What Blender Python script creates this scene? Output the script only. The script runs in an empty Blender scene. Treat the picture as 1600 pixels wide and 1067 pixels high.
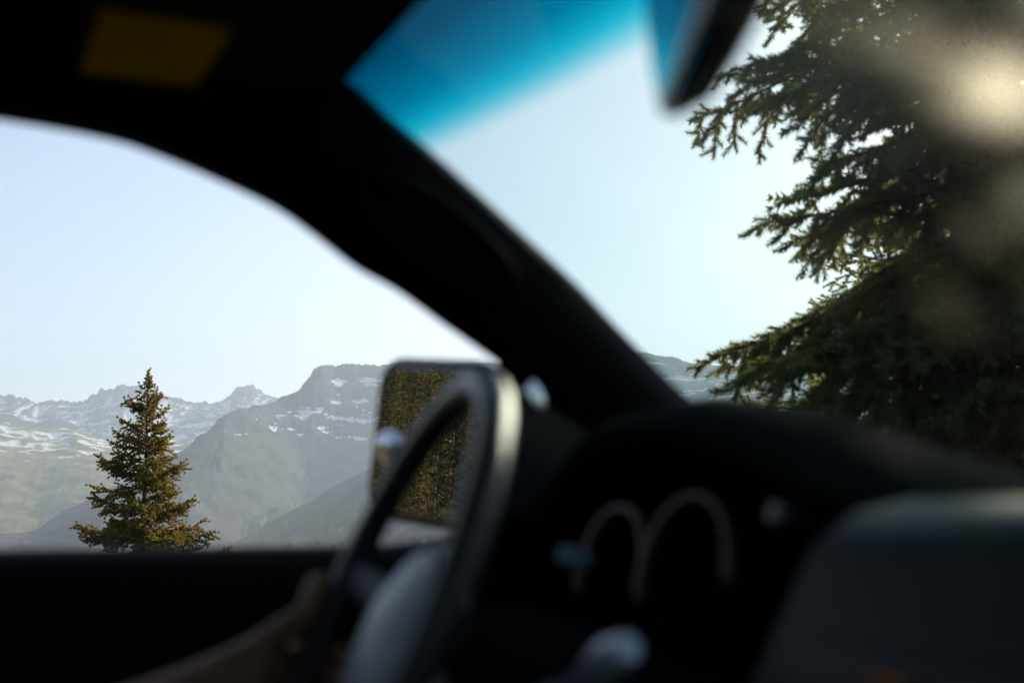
import bpy, bmesh, math, random
import numpy as np
from mathutils import Vector, Matrix

sc = bpy.context.scene
R = math.radians
rng = np.random.default_rng(7)
random.seed(7)

# ------------------------------------------------------------------ camera, sky, sun, exposure
cam_d = bpy.data.cameras.new("camera")
cam = bpy.data.objects.new("camera", cam_d)
sc.collection.objects.link(cam)
CAM = Vector((0.51, 0.0, 1.35))
cam.location = CAM
cam.rotation_euler = (R(90 + 7.41), 0, R(66))
cam_d.lens = 45
cam_d.sensor_width = 36
cam_d.clip_start = 0.02
cam_d.clip_end = 60000
cam_d.dof.use_dof = True
cam_d.dof.focus_distance = 70
cam_d.dof.aperture_fstop = 3.0
sc.camera = cam

SUN_AZ, SUN_EL = 36.5, 24.0            # degrees to the left of the car's nose, above the horizon
sun_dir = Vector((-math.sin(R(SUN_AZ)) * math.cos(R(SUN_EL)), math.cos(R(SUN_AZ)) * math.cos(R(SUN_EL)), math.sin(R(SUN_EL))))
w = bpy.data.worlds.new("World")
sc.world = w
w.use_nodes = True
nt = w.node_tree
sky = nt.nodes.new("ShaderNodeTexSky")
sky.sky_type = 'NISHITA'
sky.sun_disc = False
sky.sun_elevation = R(SUN_EL)
sky.sun_rotation = R(-SUN_AZ)
sky.altitude = 3000
sky.air_density = 1.0
sky.dust_density = 9.0
sky.ozone_density = 0.0
bg = nt.nodes["Background"]
bg.inputs[1].default_value = 0.1
nt.links.new(sky.outputs[0], bg.inputs[0])

sd = bpy.data.lights.new("sun", 'SUN')
sd.energy = 4.5
sd.angle = R(0.5)
sd.color = (1.0, 0.87, 0.68)
so = bpy.data.objects.new("sun", sd)
sc.collection.objects.link(so)
so.rotation_euler = sun_dir.to_track_quat('Z', 'Y').to_euler()
so.location = (0, 0, 50)

vs = sc.view_settings
vs.view_transform = 'Standard'
vs.look = 'None'
vs.exposure = 0.95
vs.gamma = 1
vs.use_curve_mapping = False
cy = sc.cycles
cy.max_bounces = 8
cy.diffuse_bounces = 3
cy.glossy_bounces = 4
cy.transmission_bounces = 6
cy.transparent_max_bounces = 12
cy.volume_bounces = 0
cy.caustics_reflective = False
cy.caustics_refractive = False
cy.sample_clamp_indirect = 4
cy.use_denoising = True

# ------------------------------------------------------------------ helpers
COL = sc.collection

def link(o, parent=None):
    COL.objects.link(o)
    if parent is not None:
        o.parent = parent
    return o

def tag(o, label=None, cat=None, group=None, kind=None):
    if label: o["label"] = label
    if cat: o["category"] = cat
    if group: o["group"] = group
    if kind: o["kind"] = kind
    return o

def empty(name, loc=(0, 0, 0)):
    o = bpy.data.objects.new(name, None)
    o.location = loc
    o.empty_display_size = 0.2
    return link(o)

def mesh_np(name, V, T, mats, parent=None, mi=None, smooth=False, quads=False):
    """link one mesh object from numpy vertices and triangles (or quads)"""
    V = np.asarray(V, np.float32); T = np.asarray(T, np.int32)
    k = T.shape[1]
    me = bpy.data.meshes.new(name)
    me.vertices.add(len(V)); me.vertices.foreach_set("co", V.ravel())
    me.loops.add(T.size); me.loops.foreach_set("vertex_index", T.ravel())
    me.polygons.add(len(T)); me.polygons.foreach_set("loop_start", np.arange(0, T.size, k, dtype=np.int32))
    for m in (mats if isinstance(mats, (list, tuple)) else [mats]):
        me.materials.append(m)
    if mi is not None:
        me.polygons.foreach_set("material_index", np.asarray(mi, np.int32))
    me.polygons.foreach_set("use_smooth", np.full(len(T), smooth))
    me.update(calc_edges=True)
    return link(bpy.data.objects.new(name, me), parent)

def bm_obj(name, bm, m, parent=None, smooth=True, bevel=0.0, seg=2, angle=40):
    if bevel:
        es = [e for e in bm.edges if len(e.link_faces) == 2 and e.calc_face_angle(0) > R(angle)]
        bmesh.ops.bevel(bm, geom=es, offset=bevel, segments=seg, profile=0.6, affect='EDGES', clamp_overlap=True)
    bmesh.ops.recalc_face_normals(bm, faces=bm.faces)
    me = bpy.data.meshes.new(name)
    bm.to_mesh(me); bm.free()
    me.materials.append(m)
    if smooth:
        me.shade_smooth()
        me.set_sharp_from_angle(angle=R(45))
    return link(bpy.data.objects.new(name, me), parent)

def add_loft(bm, rings, cap=True, closed=False):
    rs = [[bm.verts.new(p) for p in r] for r in rings]
    n = len(rs[0]); m = len(rs)
    for i in range(m if closed else m - 1):
        a, b = rs[i], rs[(i + 1) % m]
        for j in range(n):
            bm.faces.new((a[j], a[(j + 1) % n], b[(j + 1) % n], b[j]))
    if cap and not closed:
        bm.faces.new(rs[0]); bm.faces.new(rs[-1])
    return bm

def add_box(bm, lo, hi):
    x0, y0, z0 = lo; x1, y1, z1 = hi
    return add_loft(bm, [[(x0, y0, z0), (x1, y0, z0), (x1, y1, z0), (x0, y1, z0)],
                         [(x0, y0, z1), (x1, y0, z1), (x1, y1, z1), (x0, y1, z1)]])

def add_tube(bm, pts, rad, n=12, closed=False, cap=True):
    pts = [Vector(p) for p in pts]
    rad = rad if isinstance(rad, (list, tuple)) else [rad] * len(pts)
    rings = []
    m = len(pts); ref = Vector((0.13, 0.21, 0.97))
    for i, p in enumerate(pts):
        if closed: t = pts[(i + 1) % m] - pts[i - 1]
        else: t = pts[min(i + 1, m - 1)] - pts[max(i - 1, 0)]
        t.normalize()
        if i == 0:
            x = t.cross(ref).normalized()
        else:
            x = (x - t * x.dot(t)).normalized()
        y = t.cross(x)
        rings.append([p + rad[i] * (math.cos(2 * math.pi * k / n) * x + math.sin(2 * math.pi * k / n) * y) for k in range(n)])
    return add_loft(bm, rings, cap, closed)

def add_disc_stack(bm, c, axis, prof, n=32, sx=1.0):
    """lathe: prof = [(radius, height along axis)]"""
    axis = Vector(axis).normalized(); c = Vector(c)
    x = axis.cross(Vector((0, 0, 1)))
    x = x.normalized() if x.length > 1e-4 else Vector((1, 0, 0))
    y = axis.cross(x)
    rings = [[c + axis * h + r * (sx * math.cos(2 * math.pi * k / n) * x + math.sin(2 * math.pi * k / n) * y) for k in range(n)] for r, h in prof]
    return add_loft(bm, rings)

def lerp(a, b, t):
    return Vector(a).lerp(Vector(b), t)

def curve(pts, n):
    """Catmull-Rom through pts, n points"""
    P = [Vector(p) for p in pts]; P = [2 * P[0] - P[1]] + P + [2 * P[-1] - P[-2]]
    out = []
    segs = len(P) - 3
    for i in range(n):
        u = i / (n - 1) * segs; k = min(int(u), segs - 1); t = u - k
        a, b, c, d = P[k:k + 4]
        out.append(0.5 * ((2 * b) + (c - a) * t + (2 * a - 5 * b + 4 * c - d) * t * t + (3 * b - a - 3 * c + d) * t ** 3))
    return out

# ------------------------------------------------------------------ materials
def mat(name, color, rough=0.6, color2=None, scale=40.0, bump=0.0, bscale=None, spec=0.5, metal=0.0, coat=0.0):
    m = bpy.data.materials.new(name); m.use_nodes = True
    n = m.node_tree.nodes; l = m.node_tree.links
    b = n["Principled BSDF"]
    b.inputs["Roughness"].default_value = rough
    b.inputs["Specular IOR Level"].default_value = spec
    b.inputs["Metallic"].default_value = metal
    b.inputs["Coat Weight"].default_value = coat
    tc = n.new("ShaderNodeTexCoord")
    if color2 is None: color2 = tuple(c * 0.75 for c in color)
    nz = n.new("ShaderNodeTexNoise"); nz.inputs["Scale"].default_value = scale; nz.inputs["Detail"].default_value = 5
    l.new(tc.outputs["Object"], nz.inputs["Vector"])
    rp = n.new("ShaderNodeValToRGB")
    rp.color_ramp.elements[0].position = 0.35; rp.color_ramp.elements[1].position = 0.65
    rp.color_ramp.elements[0].color = (*color2, 1); rp.color_ramp.elements[1].color = (*color, 1)
    l.new(nz.outputs["Fac"], rp.inputs["Fac"]); l.new(rp.outputs["Color"], b.inputs["Base Color"])
    mr = n.new("ShaderNodeMapRange"); mr.inputs["To Min"].default_value = max(0, rough - 0.06); mr.inputs["To Max"].default_value = min(1, rough + 0.06)
    l.new(nz.outputs["Fac"], mr.inputs["Value"]); l.new(mr.outputs["Result"], b.inputs["Roughness"])
    if bump:
        n2 = n.new("ShaderNodeTexNoise"); n2.inputs["Scale"].default_value = bscale or scale * 6; n2.inputs["Detail"].default_value = 3
        l.new(tc.outputs["Object"], n2.inputs["Vector"])
        bp = n.new("ShaderNodeBump"); bp.inputs["Strength"].default_value = bump; bp.inputs["Distance"].default_value = 0.002
        l.new(n2.outputs["Fac"], bp.inputs["Height"]); l.new(bp.outputs["Normal"], b.inputs["Normal"])
    return m

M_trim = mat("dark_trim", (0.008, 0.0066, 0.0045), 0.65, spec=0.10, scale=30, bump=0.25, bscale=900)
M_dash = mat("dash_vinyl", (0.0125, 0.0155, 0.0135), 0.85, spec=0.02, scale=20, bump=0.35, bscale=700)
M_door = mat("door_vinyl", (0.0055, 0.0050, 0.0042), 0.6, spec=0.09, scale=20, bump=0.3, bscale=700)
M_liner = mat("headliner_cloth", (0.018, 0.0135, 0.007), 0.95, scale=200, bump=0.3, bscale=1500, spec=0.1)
M_visor = mat("visor_cloth", (0.022, 0.016, 0.007), 0.9, scale=120, bump=0.2, spec=0.15)
M_label = mat("warning_label", (0.95, 0.58, 0.0), 0.8, (0.80, 0.45, 0.0), spec=0.05, scale=15)
M_rim = mat("wheel_leather", (0.030, 0.032, 0.032), 0.33, scale=60, bump=0.3, bscale=900)
M_pad = mat("horn_pad_vinyl", (0.50, 0.53, 0.56), 0.36, scale=30, bump=0.15, bscale=900)
M_gloss = mat("gloss_plastic", (0.03, 0.032, 0.034), 0.18, scale=30)
M_chrome = mat("chrome", (0.75, 0.75, 0.75), 0.12, (0.7, 0.7, 0.7), metal=1.0)
M_silver = mat("silver_plastic", (0.66, 0.70, 0.76), 0.35, scale=40, metal=0.3)
M_rim_highlight = mat("rim_highlight_plastic", (0.21, 0.145, 0.11), 0.42, spec=0.3, scale=30)  # lighter colour paints the light caught on the gauge rims
M_dial = mat("dial_face", (0.012, 0.012, 0.013), 0.4)
M_lens = mat("dial_lens", (0.02, 0.022, 0.025), 0.06)
M_orange = mat("orange_mark", (0.6, 0.18, 0.02), 0.5)
M_paint = mat("car_paint", (0.05, 0.06, 0.065), 0.3, scale=5, coat=0.6)
M_rubber = mat("rubber", (0.02, 0.02, 0.02), 0.8)
M_seat = mat("seat_cloth", (0.06, 0.058, 0.055), 0.9, scale=150, bump=0.3)
M_skin = mat("skin", (0.32, 0.155, 0.075), 0.6, (0.25, 0.115, 0.055), scale=35, bump=0.2, bscale=300)
M_skin.node_tree.nodes["Principled BSDF"].inputs["Subsurface Weight"].default_value = 0.1
M_skin.node_tree.nodes["Principled BSDF"].inputs["Subsurface Radius"].default_value = (0.01, 0.004, 0.002)
M_shirt = mat("shirt_cloth", (0.08, 0.085, 0.09), 0.9, scale=80)
M_jeans = mat("jeans_cloth", (0.04, 0.055, 0.09), 0.9, scale=120)
M_hair = mat("hair", (0.03, 0.02, 0.012), 0.6, scale=90)

def mirror_mat():
    m = bpy.data.materials.new("mirror_glass"); m.use_nodes = True
    b = m.node_tree.nodes["Principled BSDF"]
    b.inputs["Metallic"].default_value = 1; b.inputs["Roughness"].default_value = 0.0
    b.inputs["Base Color"].default_value = (0.78, 0.78, 0.76, 1)
    return m
M_mirror = mirror_mat()

def windshield_mat():
    """green-tinted laminated glass, blue shade band along the top edge, thin film of road dust that scatters forward"""
    m = bpy.data.materials.new("windshield_glass"); m.use_nodes = True
    n = m.node_tree.nodes; l = m.node_tree.links
    n.remove(n["Principled BSDF"])
    out = n["Material Output"]
    at = n.new("ShaderNodeAttribute"); at.attribute_name = "height"; at.attribute_type = 'GEOMETRY'
    rp = n.new("ShaderNodeValToRGB"); e = rp.color_ramp.elements
    e[0].position = 0.862; e[0].color = (0.832, 0.898, 0.888, 1)
    e[1].position = 1.0; e[1].color = (0.0, 0.27, 0.37, 1)
    x = e.new(0.902); x.color = (0.09, 0.67, 0.74, 1)
    x = e.new(0.935); x.color = (0.003, 0.47, 0.58, 1)
    l.new(at.outputs["Fac"], rp.inputs["Fac"])
    tr = n.new("ShaderNodeBsdfTransparent"); l.new(rp.outputs["Color"], tr.inputs["Color"])
    gl = n.new("ShaderNodeBsdfGlossy"); gl.inputs["Roughness"].default_value = 0.02
    fr = n.new("ShaderNodeFresnel"); fr.inputs["IOR"].default_value = 1.45
    fm = n.new("ShaderNodeMath"); fm.operation = 'MULTIPLY'; fm.inputs[1].default_value = 0.07
    l.new(fr.outputs[0], fm.inputs[0])
    mx = n.new("ShaderNodeMixShader"); l.new(fm.outputs[0], mx.inputs[0]); l.new(tr.outputs[0], mx.inputs[1]); l.new(gl.outputs[0], mx.inputs[2])
    # dust film, added to carry the sun's veil
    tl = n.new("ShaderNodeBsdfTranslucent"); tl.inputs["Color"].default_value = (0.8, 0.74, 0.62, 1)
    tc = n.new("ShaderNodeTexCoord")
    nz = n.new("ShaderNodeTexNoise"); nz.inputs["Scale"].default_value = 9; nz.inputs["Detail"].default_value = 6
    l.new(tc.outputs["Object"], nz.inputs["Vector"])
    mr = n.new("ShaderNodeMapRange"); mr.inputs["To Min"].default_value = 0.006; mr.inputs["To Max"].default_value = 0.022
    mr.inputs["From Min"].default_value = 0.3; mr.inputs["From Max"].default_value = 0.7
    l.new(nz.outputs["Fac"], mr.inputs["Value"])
    # film thins towards the bottom so the glow stays in the upper glass
    glow_fade = n.new("ShaderNodeMapRange"); glow_fade.interpolation_type = 'SMOOTHSTEP'
    glow_fade.inputs["From Min"].default_value = 0.46; glow_fade.inputs["From Max"].default_value = 0.74; glow_fade.inputs["To Min"].default_value = 0.12; glow_fade.inputs["To Max"].default_value = 1.0
    l.new(at.outputs["Fac"], glow_fade.inputs["Value"])
    wm = n.new("ShaderNodeMath"); wm.operation = 'MULTIPLY'; l.new(glow_fade.outputs[0], wm.inputs[0]); l.new(mr.outputs[0], wm.inputs[1])
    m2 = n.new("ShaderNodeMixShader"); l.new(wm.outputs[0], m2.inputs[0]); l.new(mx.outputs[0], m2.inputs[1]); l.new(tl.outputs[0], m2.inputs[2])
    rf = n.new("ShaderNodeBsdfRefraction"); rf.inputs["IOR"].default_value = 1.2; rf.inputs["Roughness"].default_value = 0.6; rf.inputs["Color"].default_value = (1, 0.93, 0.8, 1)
    m3 = n.new("ShaderNodeMixShader"); w3 = n.new("ShaderNodeMath"); w3.operation = 'MULTIPLY'; w3.inputs[1].default_value = 0.017; l.new(glow_fade.outputs[0], w3.inputs[0]); l.new(w3.outputs[0], m3.inputs[0]); l.new(m2.outputs[0], m3.inputs[1]); l.new(rf.outputs[0], m3.inputs[2])
    l.new(m3.outputs[0], out.inputs["Surface"])
    return m
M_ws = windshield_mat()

def needle_mat(name, c1, c2, transl=0.35, tcol=(0.16, 0.15, 0.03)):
    m = bpy.data.materials.new(name); m.use_nodes = True
    n = m.node_tree.nodes; l = m.node_tree.links
    b = n["Principled BSDF"]; b.inputs["Roughness"].default_value = 0.55; b.inputs["Specular IOR Level"].default_value = 0.4
    tc = n.new("ShaderNodeTexCoord")
    nz = n.new("ShaderNodeTexNoise"); nz.inputs["Scale"].default_value = 2.3; nz.inputs["Detail"].default_value = 6
    l.new(tc.outputs["Object"], nz.inputs["Vector"])
    rp = n.new("ShaderNodeValToRGB"); rp.color_ramp.elements[0].position = 0.35; rp.color_ramp.elements[1].position = 0.65
    rp.color_ramp.elements[0].color = (*c1, 1); rp.color_ramp.elements[1].color = (*c2, 1)
    l.new(nz.outputs["Fac"], rp.inputs["Fac"]); l.new(rp.outputs["Color"], b.inputs["Base Color"])
    t = n.new("ShaderNodeBsdfTranslucent"); t.inputs["Color"].default_value = (*tcol, 1)
    mx = n.new("ShaderNodeMixShader"); mx.inputs[0].default_value = transl
    l.new(b.outputs[0], mx.inputs[1]); l.new(t.outputs[0], mx.inputs[2]); l.new(mx.outputs[0], n["Material Output"].inputs["Surface"])
    return m
M_needle_near = needle_mat("spruce_needle", (0.055, 0.082, 0.038), (0.105, 0.140, 0.062), 0.45, (0.34, 0.33, 0.09))
M_needle_far = needle_mat("spruce_needle_sunlit", (0.036, 0.044, 0.010), (0.095, 0.088, 0.016), 0.40, (0.30, 0.225, 0.028))  # warm sunlight is put into the needle colour
M_needle_forest = needle_mat("forest_needle", (0.05, 0.050, 0.012), (0.13, 0.11, 0.018), 0.28, (0.26, 0.18, 0.022))  # gold of the low sun mixed into the needles
def lit_or_dark_by_tree(m):  # random brightness per tree stands in for sunlit and shaded spruces
    n = m.node_tree.nodes; l = m.node_tree.links
    oi = n.new("ShaderNodeObjectInfo"); mr = n.new("ShaderNodeMapRange"); mr.inputs["To Min"].default_value = 0.08; mr.inputs["To Max"].default_value = 1.5
    l.new(oi.outputs["Random"], mr.inputs["Value"])
    hs = n.new("ShaderNodeHueSaturation"); rp = n["Color Ramp"]; l.new(rp.outputs["Color"], hs.inputs["Color"]); l.new(mr.outputs[0], hs.inputs["Value"])
    l.new(hs.outputs["Color"], n["Principled BSDF"].inputs["Base Color"])
    h2 = n.new("ShaderNodeHueSaturation"); t = n["Translucent BSDF"]; h2.inputs["Color"].default_value = t.inputs["Color"].default_value
    l.new(mr.outputs[0], h2.inputs["Value"]); l.new(h2.outputs["Color"], t.inputs["Color"])
lit_or_dark_by_tree(M_needle_forest)
M_bark = mat("bark", (0.07, 0.048, 0.032), 0.95, (0.035, 0.024, 0.017), scale=14, bump=0.6, bscale=40)

def terrain_mat(name, rock, rock2, grass, grass2, snow_bias=0.0, grass_bias=0.0):
    m = bpy.data.materials.new(name); m.use_nodes = True
    n = m.node_tree.nodes; l = m.node_tree.links
    b = n["Principled BSDF"]; b.inputs["Roughness"].default_value = 0.95; b.inputs["Specular IOR Level"].default_value = 0.1
    tc = n.new("ShaderNodeTexCoord")
    def noise(scale, det=8, rough=0.6, zs=1.0):
        mp = n.new("ShaderNodeMapping"); mp.inputs["Scale"].default_value = (1, 1, zs)
        l.new(tc.outputs["Object"], mp.inputs["Vector"])
        x = n.new("ShaderNodeTexNoise"); x.inputs["Scale"].default_value = scale; x.inputs["Detail"].default_value = det; x.inputs["Roughness"].default_value = rough
        l.new(mp.outputs[0], x.inputs["Vector"]); return x.outputs["Fac"]
    def ramp(f, p0, p1, c0, c1):
        r = n.new("ShaderNodeValToRGB"); r.color_ramp.elements[0].position = p0; r.color_ramp.elements[1].position = p1
        r.color_ramp.elements[0].color = (*c0, 1); r.color_ramp.elements[1].color = (*c1, 1); l.new(f, r.inputs["Fac"]); return r.outputs["Color"]
    def mix(f, a, c):
        x = n.new("ShaderNodeMix"); x.data_type = 'RGBA'; l.new(f, x.inputs["Factor"]); l.new(a, x.inputs[6])
        l.new(c, x.inputs[7]); return x.outputs[2]
    def math_(op, a, c):
        x = n.new("ShaderNodeMath"); x.operation = op
        for k, v in enumerate((a, c)):
            if isinstance(v, (int, float)): x.inputs[k].default_value = v
            else: l.new(v, x.inputs[k])
        return x.outputs[0]
    rockc = ramp(noise(0.006, 10, 0.65, 4.0), 0.35, 0.65, rock2, rock)
    grassc = ramp(noise(0.012, 8, 0.6), 0.35, 0.65, grass2, grass)
    at = n.new("ShaderNodeAttribute"); at.attribute_name = "grassy"
    g = math_('ADD', at.outputs["Fac"], math_('MULTIPLY', math_('SUBTRACT', noise(0.01), 0.5), 1.2))
    g = math_('ADD', g, grass_bias)
    gm = n.new("ShaderNodeMapRange"); gm.inputs["From Min"].default_value = 0.4; gm.inputs["From Max"].default_value = 0.6; l.new(g, gm.inputs["Value"])
    base = mix(gm.outputs[0], rockc, grassc)
    at2 = n.new("ShaderNodeAttribute"); at2.attribute_name = "snow"
    s = math_('ADD', at2.outputs["Fac"], math_('MULTIPLY', math_('SUBTRACT', noise(0.011, 9, 0.66, 5.0), 0.5), 1.9))
    s = math_('ADD', s, snow_bias)
    sm = n.new("ShaderNodeMapRange"); sm.inputs["From Min"].default_value = 0.62; sm.inputs["From Max"].default_value = 0.66; l.new(s, sm.inputs["Value"])
    sn = n.new("ShaderNodeRGB"); sn.outputs[0].default_value = (0.82, 0.84, 0.87, 1)
    col = mix(sm.outputs[0], base, sn.outputs[0])
    l.new(col, b.inputs["Base Color"])
    return m

# ------------------------------------------------------------------ terrain
def hashn(ix, iy, seed):
    h = (ix.astype(np.int64) * 374761393 + iy.astype(np.int64) * 668265263 + seed * 974711) & 0xFFFFFFFF
    h = ((h ^ (h >> 13)) * 1274126177) & 0xFFFFFFFF
    return ((h ^ (h >> 16)) & 0xFFFFFF) / float(0xFFFFFF)

def vnoise(x, y, seed):
    ix = np.floor(x); iy = np.floor(y); fx = x - ix; fy = y - iy
    fx = fx * fx * fx * (fx * (fx * 6 - 15) + 10); fy = fy * fy * fy * (fy * (fy * 6 - 15) + 10)
    a = hashn(ix, iy, seed); b = hashn(ix + 1, iy, seed); c = hashn(ix, iy + 1, seed); d = hashn(ix + 1, iy + 1, seed)
    return (a + (b - a) * fx) * (1 - fy) + (c + (d - c) * fx) * fy

def fbm(x, y, seed, octv=6, ridged=False):
    s = np.zeros_like(x); amp = 1.0; tot = 0
    for o in range(octv):
        v = vnoise(x, y, seed + o * 17)
        if ridged: v = 1 - np.abs(2 * v - 1)
        else: v = 2 * v - 1
        s += v * amp; tot += amp; amp *= 0.5
        x, y = x * 1.93 + y * 0.52, y * 1.93 - x * 0.52
    return s / tot

# skylines as (bearing left of the car's nose, elevation) in degrees
RIDGE_A = [(87.86, 4.58), (87.36, 4.65), (86.85, 4.45), (86.34, 4.25), (85.71, 4.43), (84.56, 4.43), (84.05, 4.74), (83.80, 4.97), (83.67, 4.89), (83.41, 4.95), (83.02, 5.13), (82.36, 5.17), (81.69, 4.97), (81.01, 4.71), (80.34, 4.56), (79.66, 4.60), (79.25, 4.49), (78.76, 4.61), (78.44, 4.82), (78.18, 5.21), (77.82, 5.25), (77.49, 5.31), (77.07, 5.09), (76.51, 4.79), (75.38, 4.30), (73.41, 4.04), (60, 4.0), (40, 4.2)]
RIDGE_B = [(95, -2), (86.11, -0.96), (85.13, -0.17), (83.12, 0.90), (81.57, 1.59), (80.01, 2.85), (78.69, 3.97), (77.61, 4.44), (76.51, 4.71), (75.82, 5.03), (75.40, 5.29), (75.13, 5.66), (74.86, 6.06), (74.44, 6.29), (74.16, 6.27), (73.87, 6.19), (73.45, 6.37), (72.6, 6.35), (71.75, 6.44), (70.6, 6.54), (69.17, 6.50), (67.15, 6.42), (64.56, 6.65), (61.68, 6.83), (59.96, 6.84), (58.54, 6.59), (57.42, 6.38), (56.3, 6.27), (54.63, 6.18), (52.99, 5.64), (50.83, 5.31), (46.64, 5.19), (40, 5)]
RIDGE_C = [(95, 3.9), (87.80, 3.47), (86.30, 3.29), (84.76, 3.16), (83.46, 2.96), (82.15, 2.82), (80.01, 2.85), (77.29, 2.88), (70, 3), (40, 3)]
RIDGE_D = [(95, -3), (83.75, -2.84), (79.85, -2.35), (77.46, -1.14), (75.02, 0.24), (71.97, 2.01), (70.0, 2.93), (67.15, 3.22), (63.14, 3.78), (60.0, 4.48), (58.0, 4.54), (54.67, 4.61), (51.94, 4.37), (46.70, 3.85), (40, 3.5)]

def prof(L, az):
    L = sorted(L); return np.interp(az, [p[0] for p in L], [p[1] for p in L])

AZ0, AZ1 = 38.0, 94.0

def controls(az):
    """radius and height control points of the land along each bearing (front sector blends into rolling hills elsewhere)"""
    t = np.tan(np.radians(1.0)) * 0 + 1
    eA, eB, eC, eD = (prof(L, az) for L in (RIDGE_A, RIDGE_B, RIDGE_C, RIDGE_D))
    z = lambda el, r: CAM.z + r * np.tan(np.radians(el))
    rB = 5100 + 900 * np.tanh((77.5 - az) / 4.0)
    rD = np.interp(az, [58, 66, 70, 79, 84], [1900, 2700, 3900, 3500, 2900])
    one = np.ones_like(az)
    foot = np.interp(az, [57, 66], [0, 1])
    rF = rB - 850; zF = foot * z(np.minimum(eB - 1.0, -0.4), rF) + (1 - foot) * z(eD - 0.15, rF)
    r = np.stack([30 * one, 400 * one, 1300 * one, rD, rD + 350, rF, rB, rB + 450, 7300 * one, 7800 * one, 9500 * one, 11800 * one])
    zz = np.stack([-0.6 * one, np.interp(az, [40, 60, 75, 90], [10, 5, -45, -55]), np.interp(az, [40, 60, 75, 90], [60, 40, -160, -190]),
                   z(eD, rD), z(eD, rD) - np.interp(az, [58, 68], [8, 60]), zF, z(eB, rB), z(eB, rB) - np.interp(az, [74, 86], [180, 60]), z(eC, 7300), z(eC, 7300) - 120, z(eA, 9500), z(eA, 9500) - 600])
    return r, zz

def terrain_z(az, rad):
    """az (n,), rad (m,) -> z (n,m) plus snow and grass masks"""
    r, zz = controls(az)
    n, m = len(az), len(rad)
    Z = np.empty((n, m)); near = np.empty((n, m))
    for i in range(n):
        Z[i] = np.interp(rad, r[:, i], zz[:, i])
    return Z, r

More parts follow.
